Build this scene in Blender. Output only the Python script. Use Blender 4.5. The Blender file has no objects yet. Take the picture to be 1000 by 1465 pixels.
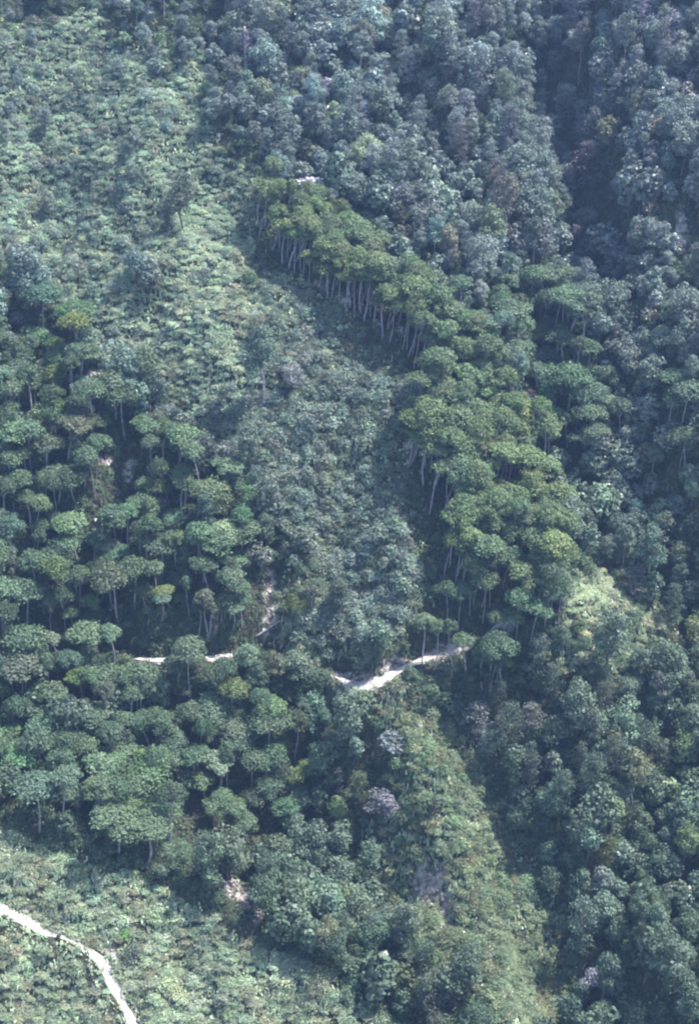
import bpy, bmesh, math, random
import numpy as np
from mathutils import Vector

random.seed(7)
rng = np.random.default_rng(11)
S = bpy.context.scene
C = S.collection

# ------------------------------------------------------------------ camera
CAMZ, PITCH, VFOV = 220.0, math.radians(28), math.radians(34)
cam = bpy.data.cameras.new('camera'); camo = bpy.data.objects.new('camera', cam)
C.objects.link(camo); S.camera = camo
camo.location = (0, 0, CAMZ); camo.rotation_euler = (math.pi/2-PITCH, 0, 0)
cam.sensor_fit = 'VERTICAL'; cam.angle = VFOV; cam.clip_start = 1; cam.clip_end = 5000
S.render.resolution_x, S.render.resolution_y = 698, 1024

# ------------------------------------------------------------------ light
SUN_EL, SUN_AZ = math.radians(63), math.radians(74)      # azimuth clockwise from +y (into the hill)
W = bpy.data.worlds.new('World'); S.world = W; W.use_nodes = True
nt = W.node_tree; bg = nt.nodes['Background']
sky = nt.nodes.new('ShaderNodeTexSky'); sky.sky_type = 'NISHITA'; sky.sun_disc = False
sky.sun_elevation = SUN_EL; sky.sun_rotation = SUN_AZ; sky.dust_density = 1.0
nt.links.new(sky.outputs[0], bg.inputs[0]); bg.inputs[1].default_value = 0.15
sl = bpy.data.lights.new('sun', 'SUN'); sl.energy = 4.6; sl.angle = math.radians(0.6); sl.color = (1.0, 0.965, 0.93)
so = bpy.data.objects.new('sun', sl); C.objects.link(so); so.location = (200, 100, 500)
sd = Vector((math.cos(SUN_EL)*math.sin(SUN_AZ), math.cos(SUN_EL)*math.cos(SUN_AZ), math.sin(SUN_EL)))
so.rotation_euler = sd.to_track_quat('Z', 'Y').to_euler()
S.view_settings.view_transform = 'Standard'; S.view_settings.look = 'None'
S.view_settings.exposure = 1.15; S.view_settings.gamma = 1.0
S.cycles.filter_width = 2.2; S.cycles.max_bounces = 6
S.cycles.volume_bounces = 0; S.cycles.transparent_max_bounces = 8
HAZE_DENSITY = 0.00021; HAZE_COLOR = (0.38, 0.57, 1.0)

# ------------------------------------------------------------------ photo pixel <-> world
TH = math.tan(VFOV/2); ASP = 1000/1465
FW = np.array([0, math.cos(PITCH), -math.sin(PITCH)]); UP = np.array([0, math.sin(PITCH), math.cos(PITCH)])
CAM = np.array([0, 0, CAMZ])
def ray(px, py):
    x = (np.asarray(px, float)/1000-0.5)*2*TH*ASP; y = (0.5-np.asarray(py, float)/1465)*2*TH
    return np.stack([x, FW[1]+y*UP[1], FW[2]+y*UP[2]], -1)
def project(x, y, z):
    d = y*FW[1]+(z-CAMZ)*FW[2]; u = y*UP[1]+(z-CAMZ)*UP[2]
    return (x/d/(2*TH*ASP)+0.5)*1000, (0.5-u/d/(2*TH))*1465, d

# ------------------------------------------------------------------ terrain height
SLOPE = 0.75; Y0 = 318.0; Z0 = CAMZ-Y0*math.tan(PITCH)
def base(x, y):
    z = Z0+SLOPE*(y-Y0)
    z = -95+np.logaddexp(0, (z+95)/14)*14                     # valley floor under the camera
    return 330-np.logaddexp(0, (330-z)/18)*18                 # rounded mountain top
def base_hit(P):
    P = np.array(P, float); r = ray(P[:, 0], P[:, 1]); t = (Z0-SLOPE*Y0-CAMZ)/(r[:, 2]-SLOPE*r[:, 1])
    return r[:, :2]*t[:, None]
def dist_poly(x, y, L):
    best = np.full(x.shape, 1e9); side = np.zeros(x.shape); par = np.zeros(x.shape)
    for i in range(len(L)-1):
        a, b = L[i], L[i+1]; ab = b-a; n2 = (ab**2).sum()+1e-9
        t = np.clip(((x-a[0])*ab[0]+(y-a[1])*ab[1])/n2, 0, 1)
        dx = x-(a[0]+t*ab[0]); dy = y-(a[1]+t*ab[1]); d = np.hypot(dx, dy)
        m = d < best; best = np.where(m, d, best)
        side = np.where(m, ab[0]*(y-a[1])-ab[1]*(x-a[0]), side); par = np.where(m, i+t, par)
    return best, side, par
_ng = np.random.default_rng(5)
_nf = [(_ng.uniform(0, 6.28), _ng.uniform(0, 6.28), l, a) for l, a in
       [(60, 2.0), (47, 1.8), (33, 1.3), (26, 1.1), (19, .8), (15, .7), (11, .5), (8.5, .4), (6.5, .3), (5.1, .22)] for _ in range(2)]
def noise(x, y):
    h = 0*x
    for an, ph, l, a in _nf: h = h+a*np.sin((x*math.cos(an)+y*math.sin(an)*1.0)*6.283/l+ph+1.3*np.sin((x*math.sin(an)-y*math.cos(an))*6.283/(l*1.7)))
    return h
# crest and gully lines, in photo pixels: (height m, width m, kind)
FEAT = [
 (7, 13, [(330, 180), (375, 300), (470, 400), (570, 490), (600, 560)]),
 (3, 13, [(600, 600), (640, 740), (720, 850), (800, 880)]), (5, 13, [(500, 560), (530, 680), (560, 800), (590, 870)]),
 (-9, 8, [(640, 330), (735, 480), (770, 590), (800, 680), (830, 760)]),
 (6, 12, [(700, 380), (800, 420), (850, 560)]),
 (-31, 12, [(745, -60), (770, 20), (765, 120), (790, 250), (830, 350), (850, 430)]),
 (-12, 12, [(850, 430), (880, 540), (880, 640), (900, 760), (950, 850), (1040, 950)]),
 (14, 18, [(1040, 150), (950, 330), (950, 450), (1000, 560)]),
 (-5, 7, [(300, -30), (335, 100), (370, 170)]),
 (-5, 8, [(500, -30), (560, 110), (600, 220), (640, 330)]),
 (10, 12, [(540, 960), (590, 1080), (640, 1200), (700, 1320), (740, 1500)]),
 (-9, 8, [(620, 1010), (700, 1120), (750, 1220), (790, 1330), (830, 1500)]),
 (10, 11, [(820, 850), (850, 960), (830, 1080), (870, 1200), (930, 1350)]),
 (-7, 8, [(960, 1000), (920, 1120), (910, 1250), (860, 1330)]),
 (-11, 11, [(470, 1000), (430, 1080), (460, 1200), (540, 1300), (560, 1400), (640, 1500)]),
 (-5, 5, [(388, 800), (390, 850), (380, 920)]),
 (-4, 6, [(110, 280), (180, 330), (60, 290)]),
 (-7, 7, [(10, 500), (60, 520), (100, 640), (60, 720)]),
 (4, 16, [(190, 300), (300, 480), (440, 620), (520, 800)]),
 (-6, 9, [(130, 880), (170, 1000), (250, 1080), (330, 1180)]),
]
FLINE = [(-120, 1090), (20, 1170), (140, 1215), (250, 1265), (340, 1320), (430, 1365), (540, 1410), (660, 1480), (800, 1600)]
def feats(lines, fl, x, y):
    h = base(x, y)+noise(x, y)*0.62
    for (a, w, _), L in zip(FEAT, lines):
        d, _, _ = dist_poly(x, y, L)
        h = h+a*np.exp(-(np.sqrt(d*d+4)-2)/w)**1.3*np.where(d < 6*w, 1, 1)
    d, s, _ = dist_poly(x, y, fl)
    sd_ = np.where(s < 0, d, -d)                              # >0 : camera side of the foreground crest
    t = np.clip((sd_+20)/22, 0, 1); h = h+15*t*t*(3-2*t)
    return h
def march(Hf, P):
    P = np.array(P, float); r = ray(P[:, 0], P[:, 1]); t = np.full(len(P), 150.0); done = np.zeros(len(P), bool); lo = t.copy()
    for _ in range(260):
        q = r*t[:, None]+CAM; below = q[:, 2] < Hf(q[:, 0], q[:, 1]); done |= below
        lo = np.where(done, lo, t); t = np.where(done, t, t+2.0)
    hi = t.copy()
    for _ in range(14):
        m = (lo+hi)/2; q = r*m[:, None]+CAM; b = q[:, 2] < Hf(q[:, 0], q[:, 1]); hi = np.where(b, m, hi); lo = np.where(b, lo, m)
    return r*hi[:, None]+CAM
lines = [base_hit(f[2]) for f in FEAT]; fl = base_hit(FLINE)
for it in range(6):
    Hf = lambda x, y: feats(lines, fl, x, y)
    allp = march(Hf, sum([f[2] for f in FEAT], [])+FLINE)[:, :2]; cut = np.cumsum([len(f[2]) for f in FEAT])
    parts = np.split(allp, cut); nl, nf = parts[:-1], parts[-1]
    lines = [l*0.5+n*0.5 for l, n in zip(lines, nl)]; fl = fl*0.5+nf*0.5
def axis(a, b, step, A, B, g=1.25):
    c = list(np.arange(a, b+1e-6, step)); s = step
    while c[-1] < B: s *= g; c.append(c[-1]+s)
    s = step; lo = [a]
    while lo[-1] > A: s *= g; lo.append(lo[-1]-s)
    return np.array(lo[:0:-1]+c)
GX = axis(-115, 115, 0.8, -700, 700); GY = axis(165, 500, 0.8, -300, 1100)
XX, YY = np.meshgrid(GX, GY)
ZZ = feats(lines, fl, XX, YY)

def resample(P, step):
    P = np.array(P); seg = np.linalg.norm(np.diff(P, axis=0), axis=1); s = np.r_[0, seg.cumsum()]
    n = max(2, int(s[-1]/step)); q = np.linspace(0, s[-1], n)
    return np.stack([np.interp(q, s, P[:, k]) for k in range(P.shape[1])], 1)
def smooth(P, k, it):
    for _ in range(it):
        Q = P.copy(); Q[1:-1] = (P[:-2]+P[1:-1]*2+P[2:])/4; P = Q
    return P
ROAD = [(60, 945), (130, 938), (200, 943), (250, 944), (320, 940), (380, 936), (430, 948), (475, 968), (512, 984), (536, 977), (556, 965), (575, 954), (610, 945), (640, 936), (680, 922), (712, 900), (738, 872), (758, 862), (778, 856)]
PATH = [(-60, 1268), (20, 1308), (45, 1322), (64, 1336), (84, 1341), (104, 1346), (125, 1355), (143, 1370), (156, 1392), (163, 1412), (172, 1430), (190, 1462), (215, 1520)]
GEOM = []
for pts, hw, sm in ((ROAD, 1.5, 5), (PATH, .9, 3)):
    R = march(Hf, pts); R = resample(R, 1.2); R[:, 2:] = smooth(R[:, 2:], 1, 14); R = smooth(R, 1, sm)
    d, s, p = dist_poly(XX, YY, R[:, :2]); rz = np.interp(p, np.arange(len(R)), R[:, 2])
    bl = 4.0
    t = np.clip((d-hw-0.5)/bl, 0, 1); t = t*t*(3-2*t)
    ZZ = np.where(d < hw+0.5+bl, (rz-0.12)*(1-t)+ZZ*t, ZZ)
    GEOM.append((R, hw))
def H(x, y):
    x = np.asarray(x, float); y = np.asarray(y, float)
    i = np.clip(np.searchsorted(GX, x)-1, 0, len(GX)-2); j = np.clip(np.searchsorted(GY, y)-1, 0, len(GY)-2)
    u = np.clip((x-GX[i])/(GX[i+1]-GX[i]), 0, 1); v = np.clip((y-GY[j])/(GY[j+1]-GY[j]), 0, 1)
    return (ZZ[j, i]*(1-u)+ZZ[j, i+1]*u)*(1-v)+(ZZ[j+1, i]*(1-u)+ZZ[j+1, i+1]*u)*v
def inpoly(px, py, poly):
    r = np.zeros(np.shape(px), bool); n = len(poly)
    for i in range(n):
        x1, y1 = poly[i]; x2, y2 = poly[(i+1) % n]
        c = ((y1 > py) != (y2 > py)) & (px < (x2-x1)*(py-y1)/((y2-y1) or 1e-9)+x1); r ^= c
    return r

# ------------------------------------------------------------------ materials
def mat(name):
    m = bpy.data.materials.new(name); m.use_nodes = True; t = m.node_tree
    return m, t, t.nodes['Principled BSDF']
def leaf_mat(name, rough=0.55, spec=0.35, transl=0.25):
    m, t, p = mat(name); n = t.nodes; L = t.links
    a = n.new('ShaderNodeAttribute'); a.attribute_type = 'INSTANCER'; a.attribute_name = 'tint'
    v = n.new('ShaderNodeAttribute'); v.attribute_type = 'GEOMETRY'; v.attribute_name = 'leafv'
    nz = n.new('ShaderNodeTexNoise'); nz.inputs['Scale'].default_value = 1.1; nz.inputs['Detail'].default_value = 2
    tc = n.new('ShaderNodeTexCoord'); L.new(tc.outputs['Object'], nz.inputs['Vector'])
    ad = n.new('ShaderNodeMath'); ad.operation = 'MULTIPLY_ADD'; ad.inputs[1].default_value = 0.8; L.new(nz.outputs[0], ad.inputs[0]); L.new(v.outputs['Fac'], ad.inputs[2])
    hs = n.new('ShaderNodeMath'); hs.operation = 'MULTIPLY_ADD'; hs.inputs[1].default_value = -0.04; hs.inputs[2].default_value = 0.53; L.new(v.outputs['Fac'], hs.inputs[0])
    h = n.new('ShaderNodeHueSaturation'); L.new(a.outputs['Color'], h.inputs['Color']); L.new(ad.outputs[0], h.inputs['Value']); L.new(hs.outputs[0], h.inputs['Hue'])
    L.new(h.outputs[0], p.inputs['Base Color']); p.inputs['Roughness'].default_value = rough; p.inputs['Specular IOR Level'].default_value = spec
    tr = n.new('ShaderNodeBsdfTranslucent'); L.new(h.outputs[0], tr.inputs[0])
    mx = n.new('ShaderNodeMixShader'); mx.inputs[0].default_value = transl; L.new(p.outputs[0], mx.inputs[1]); L.new(tr.outputs[0], mx.inputs[2])
    L.new(mx.outputs[0], n['Material Output'].inputs[0]); return m
def rough_mat(name, c1, c2, scale, c3=None, bump=0.4, rough=0.9):
    m, t, p = mat(name); n = t.nodes; L = t.links
    tc = n.new('ShaderNodeTexCoord'); nz = n.new('ShaderNodeTexNoise'); nz.inputs['Scale'].default_value = scale; nz.inputs['Detail'].default_value = 6
    L.new(tc.outputs['Object'], nz.inputs['Vector'])
    r = n.new('ShaderNodeValToRGB'); r.color_ramp.elements[0].position = 0.35; r.color_ramp.elements[1].position = 0.65
    r.color_ramp.elements[0].color = (*c1, 1); r.color_ramp.elements[1].color = (*c2, 1)
    if c3: e = r.color_ramp.elements.new(0.5); e.color = (*c3, 1)
    L.new(nz.outputs[0], r.inputs[0]); L.new(r.outputs[0], p.inputs['Base Color']); p.inputs['Roughness'].default_value = rough
    n2 = n.new('ShaderNodeTexNoise'); n2.inputs['Scale'].default_value = scale*4; n2.inputs['Detail'].default_value = 4; L.new(tc.outputs['Object'], n2.inputs['Vector'])
    b = n.new('ShaderNodeBump'); b.inputs['Strength'].default_value = bump; b.inputs['Distance'].default_value = 0.3; L.new(n2.outputs[0], b.inputs['Height']); L.new(b.outputs[0], p.inputs['Normal'])
    return m
M_LEAF = leaf_mat('leaves'); M_FINE = leaf_mat('fine_leaves', 0.7, 0.2, 0.3); M_GLOSS = leaf_mat('large_leaves', 0.42, 0.5, 0.2)
M_BARK = rough_mat('pale_bark', (.23, .20, .235), (.44, .40, .45), 1.2)
M_DBARK = rough_mat('brown_bark', (.08, .065, .055), (.19, .16, .14), 3.0)
M_ROAD = rough_mat('road_dirt', (.27, .23, .20), (.64, .60, .54), 0.3, (.50, .46, .41), bump=1.0)
M_PATH = rough_mat('path_sand', (.40, .37, .32), (.66, .63, .57), 0.45, (.54, .51, .45), bump=.8)
M_ROCK = rough_mat('pale_rock', (.26, .24, .24), (.58, .55, .54), .8)
M_DEAD = rough_mat('dead_wood', (.34, .31, .30), (.55, .51, .49), 2.0)

def link(o): C.objects.link(o); return o
def mesh_obj(name, V, F, m, parent=None, attr=None, smooth_=False):
    me = bpy.data.meshes.new(name); V = np.asarray(V, np.float32)
    if isinstance(F, np.ndarray):
        k = F.shape[1]; me.vertices.add(len(V)); me.vertices.foreach_set('co', V.ravel())
        me.loops.add(F.size); me.loops.foreach_set('vertex_index', F.astype(np.int32).ravel())
        me.polygons.add(len(F)); me.polygons.foreach_set('loop_start', np.arange(0, F.size, k, dtype=np.int32)); me.update(calc_edges=True)
    else: me.from_pydata([tuple(v) for v in V], [], F)
    if attr is not None:
        a = me.attributes.new('leafv', 'FLOAT', 'FACE'); a.data.foreach_set('value', np.asarray(attr, np.float32))
    if smooth_: me.polygons.foreach_set('use_smooth', np.ones(len(me.polygons), bool))
    if m: me.materials.append(m)
    o = bpy.data.objects.new(name, me); link(o)
    if parent: o.parent = parent
    return o

# ------------------------------------------------------------------ terrain sheet
idx = np.arange(XX.size).reshape(XX.shape)
F = np.stack([idx[:-1, :-1], idx[:-1, 1:], idx[1:, 1:], idx[1:, :-1]], -1).reshape(-1, 4)
PX, PY, DD = project(XX, YY, ZZ)
# bare soil patches: (px, py, rx, ry, angle)
BARE = [(612, 1262, 26, 30, 20), (638, 1305, 10, 36, 0), (330, 1270, 20, 13, 35), (352, 1283, 13, 16, 0), (368, 1305, 7, 18, 0), (386, 835, 7, 30, 5), (386, 888, 10, 26, 20), (306, 892, 7, 16, 0),
        (186, 672, 9, 20, 10), (152, 660, 10, 8, 0), (262, 672, 12, 5, 0), (974, 330, 9, 34, 0), (560, 952, 22, 10, -20), (640, 930, 45, 9, -20), (730, 885, 12, 18, 20),
        (505, 972, 40, 9, 5), (163, 1366, 18, 8, 40), (140, 537, 16, 9, 0), (105, 545, 30, 8, 0), (100, 830, 8, 12, 0), (410, 330, 8, 12, 0),
        (455, 408, 9, 5, 42), (492, 430, 10, 5, 30), (572, 470, 8, 5, 42), (584, 640, 7, 16, 10), (540, 462, 8, 4, 42), (520, 440, 7, 4, 40), (900, 842, 24, 5, 15), (55, 435, 18, 14, 0), (700, 800, 40, 18, 0), (38, 1302, 10, 5, 0), (240, 765, 14, 30, 0)]
def bare(px, py):
    m = np.zeros(np.shape(px))
    for cx, cy, rx, ry, an in BARE:
        a = math.radians(an); dx = px-cx; dy = py-cy
        u = (dx*math.cos(a)+dy*math.sin(a))/rx; v = (-dx*math.sin(a)+dy*math.cos(a))/ry
        m = np.maximum(m, np.clip(1.5-(u*u+v*v), 0, 1))
    return m
def build_terrain():
    o = mesh_obj('hillside', np.stack([XX, YY, ZZ], -1).reshape(-1, 3), F, None, smooth_=True)
    a = o.data.attributes.new('bare', 'FLOAT', 'POINT'); a.data.foreach_set('value', bare(PX, PY).ravel().astype(np.float32))
    m, t, p = mat('ground'); n = t.nodes; L = t.links
    at = n.new('ShaderNodeAttribute'); at.attribute_name = 'bare'
    tc = n.new('ShaderNodeTexCoord')
    def nzr(scale, stops, det=6):
        z = n.new('ShaderNodeTexNoise'); z.inputs['Scale'].default_value = scale; z.inputs['Detail'].default_value = det; L.new(tc.outputs['Object'], z.inputs['Vector'])
        r = n.new('ShaderNodeValToRGB'); e = r.color_ramp.elements
        e[0].position, e[0].color = stops[0][0], (*stops[0][1], 1); e[1].position, e[1].color = stops[-1][0], (*stops[-1][1], 1)
        for q in stops[1:-1]: k = e.new(q[0]); k.color = (*q[1], 1)
        L.new(z.outputs[0], r.inputs[0]); return z, r
    z1, litter = nzr(0.6, [(.3, (.03, .035, .022)), (.5, (.05, .055, .03)), (.7, (.085, .075, .05))])
    z2, soil = nzr(0.9, [(.3, (.16, .12, .09)), (.45, (.30, .25, .20)), (.55, (.46, .40, .34)), (.68, (.64, .59, .53))])
    z3, brk = nzr(0.45, [(.42, (0, 0, 0)), (.52, (1, 1, 1))], 5)
    ad = n.new('ShaderNodeMath'); ad.operation = 'MULTIPLY_ADD'; ad.use_clamp = True; L.new(at.outputs['Fac'], ad.inputs[0]); ad.inputs[1].default_value = 1.15; 
    mu = n.new('ShaderNodeMath'); mu.operation = 'MULTIPLY_ADD'; mu.inputs[1].default_value = 0.7; mu.inputs[2].default_value = -0.7; L.new(brk.outputs[0], mu.inputs[0]); L.new(mu.outputs[0], ad.inputs[2])
    mx = n.new('ShaderNodeMixRGB'); L.new(ad.outputs[0], mx.inputs[0]); L.new(litter.outputs[0], mx.inputs[1]); L.new(soil.outputs[0], mx.inputs[2])
    L.new(mx.outputs[0], p.inputs['Base Color']); p.inputs['Roughness'].default_value = 0.95
    b = n.new('ShaderNodeBump'); b.inputs['Strength'].default_value = 1.0; b.inputs['Distance'].default_value = 2.0; L.new(z2.outputs[0], b.inputs['Height']); L.new(b.outputs[0], p.inputs['Normal'])
    o.data.materials.append(m); o['kind'] = 'structure'
build_terrain()

def strip(name, R, width, m, lift, wobble):
    n = len(R); T = np.gradient(R[:, :2], axis=0); T /= np.linalg.norm(T, axis=1)[:, None]; N = np.stack([-T[:, 1], T[:, 0]], 1)
    g = np.random.default_rng(len(R)); V = []; K = 13
    wob = [np.convolve(g.normal(0, wobble, n+8), np.ones(3)/2, 'same')[4:4+n] for _ in range(2)]; rx, ry, _d = project(R[:, 0], R[:, 1], R[:, 2])
    for i in range(n):
        for k in range(K):
            f = k/(K-1)*2-1; w = max(.25, width(rx[i], ry[i])+(wob[0][i] if f < 0 else wob[1][i]))
            z = R[i, 2]+lift-0.07*(abs(abs(f)-.45) < .12)+g.normal(0, .012)-(0.35*(abs(f) > .99)); V.append((*(R[i, :2]+N[i]*f*w), z))
    Fq = [(i*K+k, i*K+k+1, (i+1)*K+k+1, (i+1)*K+k) for i in range(n-1) for k in range(K-1)]
    o = mesh_obj(name, V, np.array(Fq), m, smooth_=True); o['kind'] = 'structure'; return o
strip('dirt_road', GEOM[0][0], lambda x, y: float(np.interp(x, [290, 300, 330, 345, 490, 510, 545, 562, 600, 660, 690, 730], [.6, 1.1, 1.1, .7, .6, 2.5, 2.4, .8, .6, .8, .9, 1.7])), M_ROAD, 0.04, .3)
strip('ridge_path', GEOM[1][0], lambda x, y: float(np.interp(x, [20, 60, 80, 110, 130, 150, 170, 190], [1.5, 1.1, .4, .6, 1.0, 1.25, 1.1, .9])), M_PATH, 0.04, .16)

# ------------------------------------------------------------------ leaf and wood builders
def leaves(blobs, n, size, seed, jit=0.55, inner=0.2, flat=0.0, aspect=0.7, droop=0.0):
    g = np.random.default_rng(seed); B = np.array(blobs, float)          # cx cy cz rx ry rz
    area = (B[:, 3]*B[:, 4]+B[:, 3]*B[:, 5]+B[:, 4]*B[:, 5]); c = g.choice(len(B), n, p=area/area.sum()); b = B[c]
    d = g.normal(size=(n, 3)); d /= np.linalg.norm(d, axis=1)[:, None]; d[:, 2] = np.where(d[:, 2] < -0.35, -d[:, 2]*0.6, d[:, 2])
    r = np.where(g.random(n) < inner, g.uniform(.3, .9, n), g.normal(1.0, .09, n))
    P = b[:, :3]+d*b[:, 3:]*r[:, None]
    N = d/b[:, 3:]; N /= np.linalg.norm(N, axis=1)[:, None]; N[:, 2] += flat; N += g.normal(0, jit, (n, 3)); N /= np.linalg.norm(N, axis=1)[:, None]
    T = np.cross(N, g.normal(size=(n, 3))); T /= np.linalg.norm(T, axis=1)[:, None]; U = np.cross(N, T)
    s = size*g.lognormal(0, .3, n)[:, None]*0.5; P[:, 2] -= droop*g.random(n)
    V = np.concatenate([P-T*s, P+U*s*aspect+N*s*.2, P+T*s, P-U*s*aspect+N*s*.2], 1).reshape(-1, 3)
    F = np.arange(4*n).reshape(n, 4)
    bv = g.uniform(-.12, .12, len(B))[c]; a = np.clip(g.normal(.6, .12, n)+bv, .15, 1.2)
    return V, F, a
def tube(paths, sides=6):
    V = []; F = []
    for P, R in paths:
        P = np.array(P, float); o = len(V)
        for i, p in enumerate(P):
            t = P[min(i+1, len(P)-1)]-P[max(i-1, 0)]; t /= np.linalg.norm(t)+1e-9
            a = np.cross(t, (0.3, 1, 0.1)); a /= np.linalg.norm(a); b = np.cross(t, a)
            for k in range(sides): q = 6.2832*k/sides; V.append(p+(a*math.cos(q)+b*math.sin(q))*R[i])
        for i in range(len(P)-1):
            for k in range(sides): F.append((o+i*sides+k, o+i*sides+(k+1) % sides, o+(i+1)*sides+(k+1) % sides, o+(i+1)*sides+k))
        F.append(tuple(range(o+sides-1, o-1, -1))); F.append(tuple(range(len(V)-sides, len(V))))
    return V, F
def curve(a, b, g, wob, n=5):
    a = np.array(a, float); b = np.array(b, float); P = [a+(b-a)*i/(n-1) for i in range(n)]
    for i in range(1, n-1): P[i] = P[i]+g.normal(0, wob, 3)*(1, 1, .3)
    return P
def bow(a, b, g, amt, n):
    a = np.array(a, float); b = np.array(b, float); d = np.array([g.normal(0, amt), g.normal(0, amt), 0]); e = g.normal(0, amt*.3, 3)*(1, 1, 0)
    return [a+(b-a)*i/(n-1)+d*math.sin(math.pi*i/(n-1))+e*math.sin(6.283*i/(n-1)) for i in range(n)]
def taper(r0, r1, n): return list(np.linspace(r0, r1, n))

# each maker gives (trunk mesh object, crown mesh object) parented to an Empty
def thing(name):
    o = bpy.data.objects.new(name, None); o.empty_display_size = 1; return link(o)
def make_umbrella(seed, ht=13.0, cr=3.1, nb=11, layers=False, n=2300):
    g = np.random.default_rng(seed); r = thing('umbrella_tree')
    top = np.array([g.normal(0, .5), g.normal(0, .5), ht]); fork = top*np.array([1, 1, 0.78])+np.array([g.normal(0, .2), g.normal(0, .2), 0])
    main = bow((0, 0, -1.0), fork, g, .35, 8); tr_ = g.uniform(.15, .25); paths = [(main, taper(tr_, tr_*.6, 8))]; bl = []
    nb = nb+5; ex, ey = g.uniform(.85, 1.15), g.uniform(.85, 1.15); tilt = g.normal(0, .10, 2)
    for k in range(nb):
        a = k*2.4+g.uniform(-.45, .45); q = math.sqrt((k+.3)/nb); rr = cr*q*g.uniform(.8, 1.05)*.8
        ox, oy = math.cos(a)*rr*ex, math.sin(a)*rr*ey; zc = ht-.9-(q**2)*cr*.62*g.uniform(.75, 1.25)-(g.uniform(0, 1.1) if layers else 0)+ox*tilt[0]+oy*tilt[1]
        c = (fork[0]+ox, fork[1]+oy, zc); s = g.uniform(.85, 1.25)*cr/3.1
        bl.append((*c, s*g.uniform(.95, 1.25), s*g.uniform(.95, 1.25), s*g.uniform(.75, 1.0)))
        st = main[-1] if k % 3 else main[-2]
        paths.append((curve(st, (c[0], c[1], c[2]-.1), g, .13, 4), taper(.08, .03, 4)))
    V, F = tube(paths, 6); mesh_obj('trunk', V, F, M_BARK, r, smooth_=True)
    V, F, a = leaves(bl, n, .34, seed+1, jit=.45, flat=.3, inner=.10, droop=.2); mesh_obj('crown', V, F, M_LEAF, r, a)
    return r
def make_broad(seed, ht=9.0, cr=2.9, nb=12, size=.36, n=1950, mt=None, name='broadleaf_tree', tall=1.0, bark=None, low=.35):
    g = np.random.default_rng(seed); r = thing(name); mt = mt or M_LEAF
    main = curve((0, 0, -1.2), (g.normal(0, .4), g.normal(0, .4), ht*.82), g, .2, 7); paths = [(main, taper(.24, .06, 7))]; bl = []
    for k in range(nb):
        f = (k+.5)/nb; z = ht*(low+(.93-low)*f); env = math.sin(math.pi*min(1, .18+.74*f))**.75
        a = k*2.4+g.uniform(-.6, .6); rr = cr*env*g.uniform(.25, .8); s = cr*g.uniform(.34, .52)*(.75+.4*env)
        ax = np.array([np.interp(z, [p[2] for p in main], [p[j] for p in main]) for j in (0, 1)])
        c = (ax[0]+math.cos(a)*rr, ax[1]+math.sin(a)*rr, z+g.normal(0, .2)); bl.append((*c, s, s, s*.78*tall))
        st = (ax[0]*.9, ax[1]*.9, max(.5, z-rr*.8)); paths.append((curve(st, c, g, .12, 4), taper(.08, .025, 4)))
    V, F = tube(paths, 6); mesh_obj('trunk', V, F, bark or M_DBARK, r, smooth_=True)
    V, F, a = leaves(bl, n, size, seed+1, jit=.5, inner=.15, flat=.25); mesh_obj('crown', V, F, mt, r, a)
    return r
def make_feather(seed, ht=10.0, cr=2.6, n=1500):
    g = np.random.default_rng(seed); r = thing('feathery_tree')
    main = curve((0, 0, -1.2), (g.normal(0, .4), g.normal(0, .4), ht*.9), g, .15, 7); paths = [(main, taper(.2, .05, 7))]; bl = []
    nb = 26
    for k in range(nb):
        f = (k+.5)/nb; z = ht*(.22+.76*f); env = (1-f**2.2)**.6*min(1, .45+2.2*f); a = k*2.4+g.uniform(-.5, .5); rr = cr*env*g.uniform(.35, .8)
        s = g.uniform(.55, .95)*cr/2.6; c = (math.cos(a)*rr, math.sin(a)*rr, z); bl.append((*c, s*1.1, s*1.1, s*.7))
        if k % 2: paths.append((curve((0, 0, max(.5, z-rr*1.2)), c, g, .1, 4), taper(.07, .02, 4)))
    V, F = tube(paths, 5); mesh_obj('trunk', V, F, M_DBARK, r, smooth_=True)
    V, F, a = leaves(bl, n, .34, seed+1, jit=.8, inner=.3, aspect=.5); mesh_obj('crown', V, F, M_FINE, r, a)
    return r
def make_shrub(seed, w=1.3, h=1.5, nb=7, size=.36, n=170, mt=None):
    g = np.random.default_rng(seed); bl = []
    for k in range(nb):
        a = k*2.4; q = math.sqrt((k+.4)/nb); s = w*g.uniform(.34, .55)
        bl.append((math.cos(a)*w*q*.7, math.sin(a)*w*q*.7, h*(.78-.45*q*q)*g.uniform(.8, 1.2)-s*.2, s, s, s*.8))
    V, F, a = leaves(bl, n, size, seed+1, jit=.4, inner=.12, flat=.45)
    root = mesh_obj('shrub', V, F, mt or M_FINE, None, a); return root

UMB = [make_umbrella(100+i*7, *p) for i, p in enumerate([(13.5, 3.3, 11), (12.5, 2.9, 9), (14.5, 3.6, 14), (13, 3.2, 10, True), (11.5, 2.5, 8), (14, 3.4, 12, True), (12, 3.1, 13, True), (13, 2.7, 7), (15, 3.0, 12)])]
BRO = [make_broad(300, 8.5, 2.9, 12, .38, 1700), make_broad(307, 9.5, 2.5, 12), make_broad(314, 7.5, 3.2, 13), make_broad(321, 10.5, 2.8, 15, tall=1.1),
       make_broad(328, 8, 2.6, 11, .66, 800, M_GLOSS), make_broad(335, 7, 3.0, 12, .72, 760, M_GLOSS), make_broad(342, 12.5, 2.6, 13, low=.5, bark=M_BARK), make_broad(349, 6.5, 2.6, 10, .45, 950)]
FEA = [make_feather(500), make_feather(507, 11.5, 2.9, 1700), make_feather(514, 8.5, 2.6, 1300)]
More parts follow.
